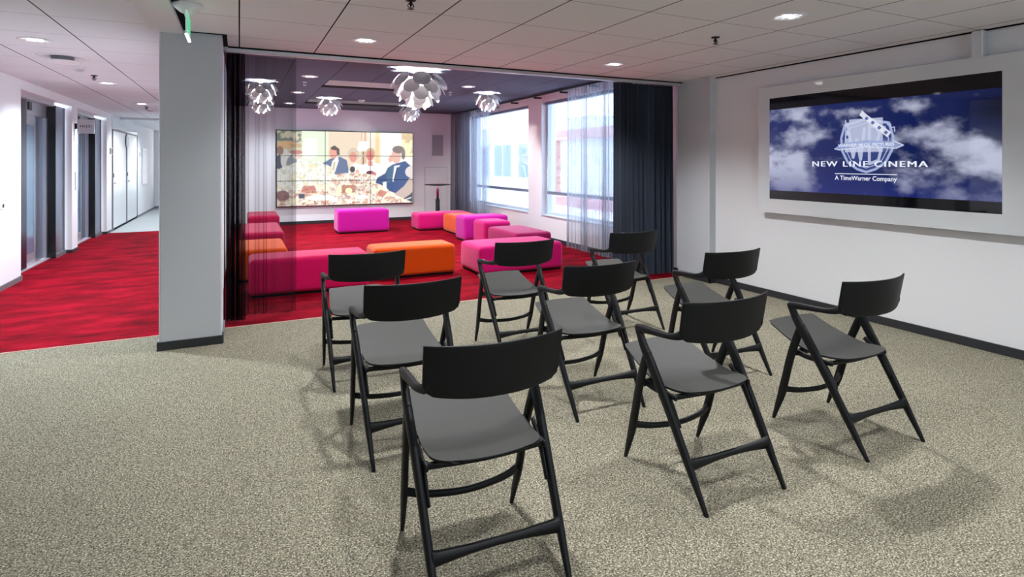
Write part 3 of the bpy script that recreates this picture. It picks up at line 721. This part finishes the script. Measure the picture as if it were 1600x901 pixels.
# second man in a dark suit, hand raised
paint(img, pol((.70, .72), (.72, .64), (.78, .58), (.80, .50), (.84, .45), (.90, .42), (.94, .40), (.99, .48), (1.0, .60), (.99, .74), (.93, .84), (.86, .86), (.78, .80)), R3(44, 72, 126))
paint(img, pol((.80, .50), (.85, .45), (.86, .62), (.80, .72), (.79, .60)), R3(60, 96, 128))
paint(img, pol((.853, .47), (.90, .46), (.875, .52), (.845, .70), (.838, .68)), R3(238, 238, 242)); paint(img, pol((.872, .49), (.885, .49), (.858, .68), (.846, .68)), R3(40, 52, 96))
paint(img, ell(.868, .33, .038, .105), R3(220, 176, 158)); paint(img, ell(.885, .24, .048, .055), R3(122, 108, 104)); paint(img, ell(.925, .30, .016, .08), R3(130, 116, 112))
paint(img, ell(.825, .37, .018, .05, .3), R3(226, 168, 150))
# arm and shoulder at the right edge
paint(img, pol((.83, .96), (.86, .86), (.93, .76), (.97, .66), (1, .62), (1, .92), (.94, .96)), R3(196, 176, 166)); paint(img, ell(1.0, .56, .06, .09), R3(216, 208, 202))
paint(img, pol((.90, .97), (.98, .88), (1, .84), (1, 1), (.9, 1)), R3(52, 60, 84)); paint(img, stroke([(.94, .955), (.985, .93)], U, V, .012), R3(236, 236, 236))
# the laid table
table = V > (.60+.03*np.sin(U*9))*(1) - .09*(U < .33)
tb = table & ~pol((.70, .60), (1, .5), (1, 1), (.83, .86), (.78, .76), (.7, .70))
tn = fbm(hh, ww, 60, 34, 21, 3, .7); tn2 = fbm(hh, ww, 30, 26, 23, 4, .6); tn3 = fbm(hh, ww, 44, 30, 29, 2, .6)
tc = np.ones((hh, ww, 3))*R3(234, 224, 212)
paint(tc, tn2 > .52, R3(214, 160, 136), .85); paint(tc, tn3 > .62, R3(250, 244, 232), 1.); paint(tc, tn > .66, R3(150, 96, 84), .8); paint(tc, (tn < .33), R3(110, 120, 130), .7); paint(tc, tn2 < .38, R3(255, 240, 200), .8)
img = np.where(tb[..., None], tc, img)
fl = ell(.13, .62, .15, .17) | ell(.28, .58, .12, .15) | ell(.20, .50, .12, .10)
fc = np.ones((hh, ww, 3))*R3(244, 242, 234); paint(fc, tn > .6, R3(176, 184, 160), .7); paint(fc, tn3 > .66, R3(230, 214, 160), .8); paint(fc, tn < .36, R3(206, 208, 206), .8)
img = np.where(fl[..., None], fc, img)
paint(img, pol((.18, .73), (.26, .73), (.28, .84), (.16, .82)), R3(180, 90, 78), .8); paint(img, pol((.45, .73), (.56, .73), (.55, .84), (.455, .84)), R3(168, 104, 84), .85)
paint(img, ell(.505, .81, .026, .04), R3(255, 236, 190)); paint(img, pol((.15, .84), (.19, .84), (.19, .90), (.15, .90)), R3(70, 74, 96))
paint(img, pol((.72, .88), (.74, .80), (.80, .84), (.76, .92)), R3(196, 110, 86), .85); paint(img, ell(.04, .86, .045, .07), R3(128, 84, 92), .9)
paint(img, ell(.30, .90, .10, .035), R3(250, 248, 242)); paint(img, ell(.60, .90, .05, .03), R3(252, 246, 236))
paint(img, pol((.76, .70), (.79, .69), (.79, .80), (.77, .80)), R3(240, 246, 246), .9)
for _ in range(2):       # the film frame is soft and bright
    img = (img+np.roll(img, 1, 0)+np.roll(img, -1, 0)+np.roll(img, 1, 1)+np.roll(img, -1, 1))/5
img = img*.92+.04
vw = thing('video_wall', 'large bright video wall of nine screens showing a dinner party film', 'video wall', ((VX0+VX1)/2, YB, (VZ0+VZ1)/2))
ox, oz = vw.location.x, vw.location.z
link('backing_frame', boxes((VX0-ox-.012, VX1-ox+.012, -.08, -.001, VZ0-oz-.012, VZ1-oz+.012)), M['black_panel'], vw)
sm = screen_mat('video_wall_screen', 1.3, .15); bez = M['black_panel']
pw, phh = (VX1-VX0)/3, (VZ1-VZ0)/3; g = .006
for r in range(3):
    for c in range(3):
        x0 = VX0+c*pw; z1 = VZ1-r*phh
        part = img[r*90:(r+1)*90+ (1 if r < 2 else 0), c*162:(c+1)*162+(1 if c < 2 else 0)]
        hs = link('display_panel', boxes((x0-ox+.001, x0+pw-ox-.001, -.098, -.081, z1-phh-oz+.001, z1-oz-.001)), bez, vw)
        picture_mesh('picture', part, (x0+g-ox, -.0985, z1-g-oz), (pw-2*g, 0, 0), (0, 0, -(phh-2*g)), sm, hs)

# in-wall speaker, panel door
t = thing('wall_speaker', 'flush grey speaker grille on the back wall right of the video wall', 'speaker', (4.668, YB, 1.90))
link('frame', boxes((-.185, .185, -.012, 0, -.305, .305)), M['white_plastic'], t)
gm_ = mat('speaker_grille', lin(176, 176, 186), .6); n = NT(gm_); v = n.add('ShaderNodeTexVoronoi'); v.inputs['Scale'].default_value = 120; n.l(n.co(), v.inputs['Vector'])
n.l(n.ramp(v.outputs['Distance'], [(.2, lin(120, 120, 130)), (.5, lin(180, 180, 190))]), n.b.inputs['Base Color'])
link('grille', box(-.15, .15, -.02, -.012, -.27, .27), gm_, t)
t = struct('door_3', box(4.335, 4.93, YB-.006, YB, .08, 1.33), M['white'])
link('door_gap', boxes((4.327, 4.335, YB-.004, YB, .08, 1.338), (4.93, 4.936, YB-.004, YB, .08, 1.338), (4.335, 4.93, YB-.004, YB, 1.33, 1.338)), M['base_grey'], t)
# bar table
t = thing('bar_table', 'tall round bar table with thin dark top in front of the back wall', 'table', (4.345, 13.2, 0))
link('tabletop', lathe(bmesh.new(), [(0, .925), (.315, .925), (.32, .92), (.31, .91), (.06, .885), (0, .885)], 48), M['dark_metal'], t, True)
link('upper_column', lathe(bmesh.new(), [(.033, .89), (.033, .55), (0, .55)], 24), M['chrome'], t, True)
link('lower_column', lathe(bmesh.new(), [(.05, .56), (.052, .555), (.052, .03), (.052, .02)], 24), M['dark_metal'], t, True)
link('base_plate', lathe(bmesh.new(), [(0, .028), (.06, .026), (.24, .012), (.25, 0), (0, 0)], 48), M['dark_metal'], t, True)
link('height_lever', boxes((-.10, -.04, -.006, .006, .56, .572)), M['chrome'], t)

# ------------------------------------------------------------------ poufs
F = {'pink': fabric('pink_fabric', (200, 10, 86)), 'hot': fabric('hot_pink_fabric', (194, 12, 106)), 'magenta': fabric('magenta_fabric', (184, 16, 140)), 'orange': fabric('orange_fabric', (214, 78, 6)),
     'crimson': fabric('crimson_fabric', (160, 12, 60)), 'plum': fabric('plum_fabric', (152, 16, 84))}
def pouf(kind, x0, x1, y0, y1, h, label, name='pouf', bev=.055):
    cx, cy = (x0+x1)/2, (y0+y1)/2
    t = thing(name, label, 'pouf', (cx, cy, 0), group='block poufs in the lounge')
    bm = bmesh.new(); hx, hy = (x1-x0)/2, (y1-y0)/2
    add_box(bm, -hx, hx, -hy, hy, .02, h, bev, 5)
    for v in bm.verts:      # a soft crown and slightly bulging sides
        fx = 1-(v.co.x/hx)**2; fy = 1-(v.co.y/hy)**2
    bmesh.ops.subdivide_edges(bm, edges=[e for e in bm.edges if e.calc_length() > .2], cuts=6, use_grid_fill=True)
    for v in bm.verts:
        fx = max(0, 1-(v.co.x/hx)**2); fy = max(0, 1-(v.co.y/hy)**2); fz = max(0, 1-((v.co.z-h/2)/(h/2))**2)
        if v.co.z > h-.02: v.co.z += .008*fx*fy
        v.co.x *= 1+.008*fy*fz/ max(hx, .3)*.5; v.co.y *= 1+.008*fx*fz/max(hy, .3)*.5
    link('cushion', bm, F[kind], t, True)
    link('plinth', boxes((-hx+.03, hx-.03, -hy+.03, hy-.03, 0, .03)), M['black_gap'], t)
    return t
pouf('pink', .09, 1.36, 6.62, 7.16, .41, 'long pink pouf right behind the black voile curtain')
pouf('orange', 1.49, 2.555, 6.99, 7.50, .39, 'long orange pouf behind the left row of chairs')
pouf('hot', 2.75, 3.98, 6.65, 7.37, .378, 'large pink pouf behind the middle row of chairs, nearest the windows')
pouf('magenta', 1.80, 2.85, 11.87, 12.45, .48, 'magenta pouf standing alone before the video wall')
pouf('hot', 3.43, 4.62, 11.70, 12.30, .36, 'pink pouf at the back in front of the bar table')
pouf('orange', 3.90, 4.50, 10.32, 11.50, .376, 'small orange pouf wedged between the back pink pouf and the magenta one')
pouf('magenta', 3.715, 4.60, 9.70, 10.24, .46, 'tall purple-pink pouf just nearer than the small orange one')
pouf('hot', 3.77, 4.27, 8.90, 9.45, .44, 'small square crimson-pink pouf in the middle of the right group')
pouf('plum', 3.73, 4.36, 7.62, 8.70, .385, 'low plum pouf behind the large pink pouf by the windows')
pouf('crimson', .15, .735, 12.35, 13.5, .39, 'dark crimson pouf farthest back in the left row, under the back wall')
pouf('crimson', .02, .63, 9.40, 10.95, .39, 'crimson pouf in the left row behind the voile, second from the back')
pouf('orange', -.05, .548, 7.55, 8.62, .39, 'orange pouf in the left row behind the voile curtain')

# ------------------------------------------------------------------ pendants
def pendant_proto():
    """built at the size of the big lamp; origin on the ceiling"""
    t = thing('petal_pendant', 'x', 'pendant lamp')
    link('ceiling_rosette', lathe(bmesh.new(), [(0, 0), (.15, 0), (.155, -.006), (.12, -.03), (.07, -.06), (.02, -.07), (0, -.07)], 12), M['white_plastic'], t, False)
    link('stem', lathe(bmesh.new(), [(.012, -.06), (.012, -.30), (0, -.30)], 12), M['chrome'], t)
    link('bulb', lathe(bmesh.new(), [(0, -.20)]+[(.05*math.sin(a), -.25+.05*math.cos(a)) for a in (PI*k/8 for k in range(1, 8))]+[(0, -.30)], 20), M['pendglow'], t, True)
    rows = ((-.165, .325, .245, 36, 7, 0), (-.255, .295, .235, 30, 7, .5), (-.345, .235, .215, 24, 7, 0), (-.425, .155, .185, 20, 5, .5), (-.485, .07, .14, 14, 3, 0))
    dm = {}
    for z, R, D, tilt, n, st in rows:
        bm = bmesh.new(); r = D/2; N = 28
        rings = []
        for q in (0, .35, .65, .85, 1.0):
            rr = r*q; dz = .16*r*(1-q*q)
            rings.append([bm.verts.new((rr*math.cos(2*PI*k/N), rr*math.sin(2*PI*k/N), dz)) for k in range(N)] if q > 0 else [bm.verts.new((0, 0, dz))])
        for a, b in zip(rings, rings[1:]):
            for k in range(N):
                k2 = (k+1) % N
                bm.faces.new((a[0], b[k], b[k2]) if len(a) == 1 else (a[k], b[k], b[k2], a[k2]))
        o0 = link('disc', bm, M['disc'], t, True)
        md = o0.modifiers.new('thickness', 'SOLIDIFY'); md.thickness = .004
        for k in range(n):
            o = o0 if k == 0 else o0.copy()
            if k: COL.objects.link(o)
            a = 2*PI*(k+st)/n+.39
            # local z of the disc = outward normal, leaning up by the tilt
            nrm = Vector((math.cos(a)*math.cos(math.radians(tilt)), math.sin(a)*math.cos(math.radians(tilt)), math.sin(math.radians(tilt))))
            up = Vector((0, 0, 1)); xx = up.cross(nrm).normalized(); yy = nrm.cross(xx)
            m4 = Matrix((xx, yy, nrm)).transposed().to_4x4()
            m4.translation = (R*math.cos(a), R*math.sin(a), z)
            o.parent = t; o.matrix_local = m4
            # thin rod that carries the disc
    bm = bmesh.new()
    for z, R, D, tilt, n, st in rows:
        for k in range(n):
            a = 2*PI*(k+st)/n+.39
            sweep(bm, [(.01*math.cos(a), .01*math.sin(a), max(z, -.3)+.0), ((R-.003)*math.cos(a), (R-.003)*math.sin(a), z)], [(.002, .002)]*2, (-math.sin(a), math.cos(a), 0), 4, 1)
    link('rods', bm, M['chrome'], t)
    return t
p0 = pendant_proto(); first = True
for x, y, sc_, rz, lb in ((2.22, 7.54, 1.0, -.35, 'largest white petal pendant lamp, nearest in the lounge'), (.306, 9.674, .64, .2, 'small petal pendant behind the voile, upper of the two at the left'),
              (.37, 11.682, .64, .1, 'small petal pendant behind the voile, lower of the two at the left'), (1.61, 11.673, .64, .25, 'small petal pendant hanging above the left part of the video wall'),
              (4.105, 9.558, .62, 0, 'small petal pendant beside the windows'), (3.45, 12.45, .64, .3, 'small petal pendant seen right under the largest one')):
    o = p0 if first else copy_tree(p0); first = False
    o.location = (x, y, HL); o.scale = (sc_,)*3; o.rotation_euler = (0, 0, rz); o['label'] = lb; o['group'] = 'white petal pendants in the lounge'
    l = bpy.data.lights.new('pendant_light', 'POINT'); l.energy = PENDANT_BIG if sc_ == 1 else PENDANT_SMALL; l.color = (1, .95, .88); l.shadow_soft_size = .05*sc_
    lo = bpy.data.objects.new('pendant_light', l); lo.location = (x, y, HL-.35*sc_); COL.objects.link(lo)

# ------------------------------------------------------------------ folding chairs
def chair_proto():
    t = thing('folding_chair', 'x', 'chair')
    W_ = M['chair']
    for s in (-1, 1):
        # rear leg runs from the tip of the armrest down to the back foot
        bm = sweep(bmesh.new(), [(s*.257, .138, .680), (s*.256, .095, .60), (s*.252, .045, .525), (s*.244, -.06, .36), (s*.236, -.175, .165), (s*.230, -.273, .0)],
                   [(.013, .018), (.015, .023), (.0155, .026), (.015, .023), (.0145, .019), (.009, .009)], (1, 0, 0), 14, 6, 2.6)
        link('leg', bm, W_, t, True)
        bm = sweep(bmesh.new(), [(s*.254, .066, .585), (s*.252, .10, .50), (s*.246, .142, .385), (s*.240, .198, .18), (s*.236, .232, .085), (s*.234, .262, .0)],
                   [(.0125, .020), (.013, .022), (.013, .022), (.0125, .023), (.011, .016), (.008, .008)], (1, 0, 0), 14, 6, 2.6)
        link('leg', bm, W_, t, True)
        bm = sweep(bmesh.new(), [(s*.257, .140, .672), (s*.258, .09, .677), (s*.257, .02, .682), (s*.254, -.06, .687), (s*.245, -.105, .694), (s*.238, -.130, .706), (s*.234, -.143, .728)],
                   [(.0145, .016), (.0145, .018), (.0135, .015), (.013, .013), (.011, .016), (.008, .020), (.004, .012)], (1, 0, 0), 14, 6, 2.8)
        link('armrest', bm, W_, t, True)
        bm = sweep(bmesh.new(), [(s*.228, .035, .455), (s*.224, -.04, .395), (s*.221, -.105, .292)], [(.006, .013), (.007, .015), (.006, .012)], (1, 0, 0), 8, 5, 3)
        link('guide_rail', bm, W_, t, True)
        link('pivot_bolt', lathe(bmesh.new(), [(0, .004), (.007, .003), (.008, 0), (.008, -.012)], 12), M['chrome'], t, True).matrix_local = Matrix.Translation((s*.213, -.05, .412)) @ Matrix.Rotation(-s*PI/2, 4, 'Y')
    bm = sweep(bmesh.new(), [(-.230, -.178, .165), (-.20, -.178, .165), (-.1, -.178, .167), (0, -.178, .168), (.1, -.178, .167), (.20, -.178, .165), (.230, -.178, .165)],
               [(.030, .018), (.024, .016), (.016, .013), (.014, .012), (.016, .013), (.024, .016), (.030, .018)], (0, 0, 1), 14, 5)
    link('stretcher', bm, W_, t, True)
    bm = sweep(bmesh.new(), [(-.234, .190, .190), (-.15, .158, .180), (0, .140, .174), (.15, .158, .180), (.234, .190, .190)], [(.017, .010), (.014, .009), (.013, .009), (.014, .009), (.017, .010)], (0, 0, 1), 12, 6, 2.6)
    link('stretcher', bm, W_, t, True)
    bm = bmesh.new()
    for s in (-1, 1): sweep(bm, [(s*.226, .125, .418), (s*.224, .05, .408), (s*.222, -.085, .412)], [(.008, .016), (.008, .014), (.007, .012)], (1, 0, 0), 10, 4, 3)
    sweep(bm, [(-.235, .118, .415), (0, .125, .410), (.235, .118, .415)], [(.018, .010)]*3, (0, 0, 1), 10, 4, 3)
    sweep(bm, [(-.224, -.07, .412), (0, -.07, .402), (.224, -.07, .412)], [(.012, .009)]*3, (0, 0, 1), 10, 4, 3)
    link('seat_frame', bm, W_, t, True)
    # seat: curved plywood shell
    NX, NY = 22, 24; bm = bmesh.new(); top = {}; th = .011
    y0, y1 = -.125, .335
    def rounded(u, v):
        """map the unit square onto the seat outline with round back corners"""
        hw = .205+.012*math.sin(PI*min(1, v*1.1))-(.012*v)
        y = y0+(y1-y0)*v
        R = .07
        if y < y0+R: hw = hw-R+math.sqrt(max(0, R*R-(y0+R-y)**2))
        R2 = .022
        if y > y1-R2: hw = hw-R2+math.sqrt(max(0, R2*R2-(y-(y1-R2))**2))
        y -= .012*(1-u*u)*(1-v)*(1 if v < .5 else 0)
        y += .016*(1-u*u)*(1 if v > .9 else max(0, (v-.6)/.3))
        return u*hw, y
    def zs(x, y):
        z = .428+.62*max(0, y-.02)**1.6+.012*max(0, -(y))/.12
        return z+.010*(x/.2)**2-.004
    vv = [(1-math.cos(PI*k/NY))/2 for k in range(NY+1)]
    for j, v in enumerate(vv):
        for i in range(NX+1):
            u = -math.cos(PI*i/NX); x, y = rounded(u, v); z = zs(x, y)
            top[i, j, 0] = bm.verts.new((x, y, z)); top[i, j, 1] = bm.verts.new((x*.985, y*.985+.001, z-th))
    for j in range(NY):
        for i in range(NX):
            bm.faces.new((top[i, j, 0], top[i+1, j, 0], top[i+1, j+1, 0], top[i, j+1, 0])); bm.faces.new((top[i, j, 1], top[i, j+1, 1], top[i+1, j+1, 1], top[i+1, j, 1]))
    rim = [(i, 0) for i in range(NX)]+[(NX, j) for j in range(NY)]+[(i, NY) for i in range(NX, 0, -1)]+[(0, j) for j in range(NY, 0, -1)]
    for (a, b) in zip(rim, rim[1:]+rim[:1]):
        f = bm.faces.new((top[a[0], a[1], 0], top[a[0], a[1], 1], top[b[0], b[1], 1], top[b[0], b[1], 0])); f.material_index = 1
    bmesh.ops.remove_doubles(bm, verts=bm.verts[:], dist=1e-5)
    o = link('seat', bm, [M['seat'], M['chair']], t, True); o['label'] = 'grey curved seat'
    # backrest
    NX, NZ = 30, 10; bm = bmesh.new(); g = {}; th = .011
    for j in range(NZ+1):
        for i in range(NX+1):
            u = -1+2*i/NX; v = j/NZ
            x = u*(.252+.002*v)
            zlo = .664+.018*abs(u)**2.4; 
            if abs(u) > .86: zlo += .030*((abs(u)-.86)/.14)**2
            zhi = .853+.002*u*u
            z = zlo+(zhi-zlo)*v
            tz = (z-.67)/.18
            y = -.128-.033*tz-.058*(1-abs(u)**2.2)
            for k, d in ((0, -th/2), (1, th/2)):
                g[i, j, k] = bm.verts.new((x, y+d, z))
    for j in range(NZ):
        for i in range(NX):
            bm.faces.new((g[i, j, 0], g[i+1, j, 0], g[i+1, j+1, 0], g[i, j+1, 0])); bm.faces.new((g[i, j, 1], g[i, j+1, 1], g[i+1, j+1, 1], g[i+1, j, 1]))
    rim = [(i, 0) for i in range(NX)]+[(NX, j) for j in range(NZ)]+[(i, NZ) for i in range(NX, 0, -1)]+[(0, j) for j in range(NZ, 0, -1)]
    for (a, b) in zip(rim, rim[1:]+rim[:1]): bm.faces.new((g[a[0], a[1], 0], g[a[0], a[1], 1], g[b[0], b[1], 1], g[b[0], b[1], 0]))
    o = link('backrest', bm, M['chair'], t, True)
    md = o.modifiers.new('bevel', 'BEVEL'); md.width = .003; md.segments = 2; md.limit_method = 'ANGLE'; md.angle_limit = .7
    return t
ch0 = chair_proto()
CH = ((.800, 1.931, -2.9, 'nearest black folding armchair of all, left row, its feet cut by the lower edge'),
      (.796, 2.952, .6, 'black folding armchair in the middle of the left row'),
      (.776, 3.981, -1.0, 'farthest black folding armchair of the left row, in front of the orange pouf'),
      (1.954, 2.017, .05, 'nearest black folding armchair of the middle row'),
      (1.939, 2.966, -.73, 'black folding armchair in the centre of the three by three group'),
      (1.970, 4.023, .65, 'farthest black folding armchair of the middle row, in front of the large pink pouf'),
      (2.975, 1.998, 0, 'nearest black folding armchair of the right row, closest to the wall screen'),
      (3.036, 2.987, -.1, 'black folding armchair in the middle of the right row, beside the white wall'),
      (3.094, 4.134, -.4, 'farthest black folding armchair of the right row, before the dark drape'))
for k, (x, y, a, lb) in enumerate(CH):
    o = ch0 if k == 0 else copy_tree(ch0)
    o.location = (x, y, 0); o.rotation_euler = (0, 0, math.radians(a)); o['label'] = lb; o['group'] = 'black folding armchairs in three rows'

# ------------------------------------------------------------------ outside the lounge windows
M['snow'] = mat('white_roof', lin(236, 240, 246), .8); M['facade'] = mat('pale_facade', lin(214, 220, 228), .8); M['facade_glass'] = mat('facade_glass', lin(130, 146, 168), .1)
M['pinkish'] = mat('pinkish_brick', lin(206, 164, 160), .8)
o = struct('floor', box(5.5, 40, -2, 40, -.25, .12), M['snow'])
def building(label, x0, x1, y0, y1, zt, wins, m, loc=(0, 0, 0), extra=None):
    t = thing('building', label, 'building', (x0, (y0+y1)/2, .12)); cy = (y0+y1)/2
    link('wall', boxes((0, x1-x0, y0-cy, y1-cy, 0, zt-.12)), m, t)
    for (ya, yb, za, zb) in wins:
        f = link('window', boxes((-.05, 0, ya-cy, yb-cy, za-.12, zb-.12)), M['whiteframe'], t)
        link('pane', boxes((-.06, -.05, ya-cy+.12, (ya+yb)/2-cy-.06, za, zb-.26), (-.06, -.05, (ya+yb)/2-cy+.06, yb-cy-.12, za, zb-.26)), M['facade_glass'], f)
    return t
building('pale office building seen through the far lounge window', 11.0, 18, 16.5, 30, 3.1, ((17.5, 19.6, .7, 2.4), (20.1, 22.2, .7, 2.4), (22.7, 24.8, .7, 2.4), (25.3, 27.4, .7, 2.4)), M['facade'])
t = thing('facade_frame', 'pinkish rectangular portal frame standing outside the nearer lounge window', 'portal frame', (9.0, 14.0, .12))
link('frame', boxes((0, .4, 1.55, 1.95, 0, 2.33), (0, .4, -2.4, -2.0, 0, 2.33), (0, .4, -2.0, 1.55, 2.03, 2.33), (0, .4, -2.0, 1.55, 0, .35)), M['pinkish'], t)
link('glazing', boxes((.18, .2, -2.0, 1.55, .35, 2.03)), M['facade'], t)
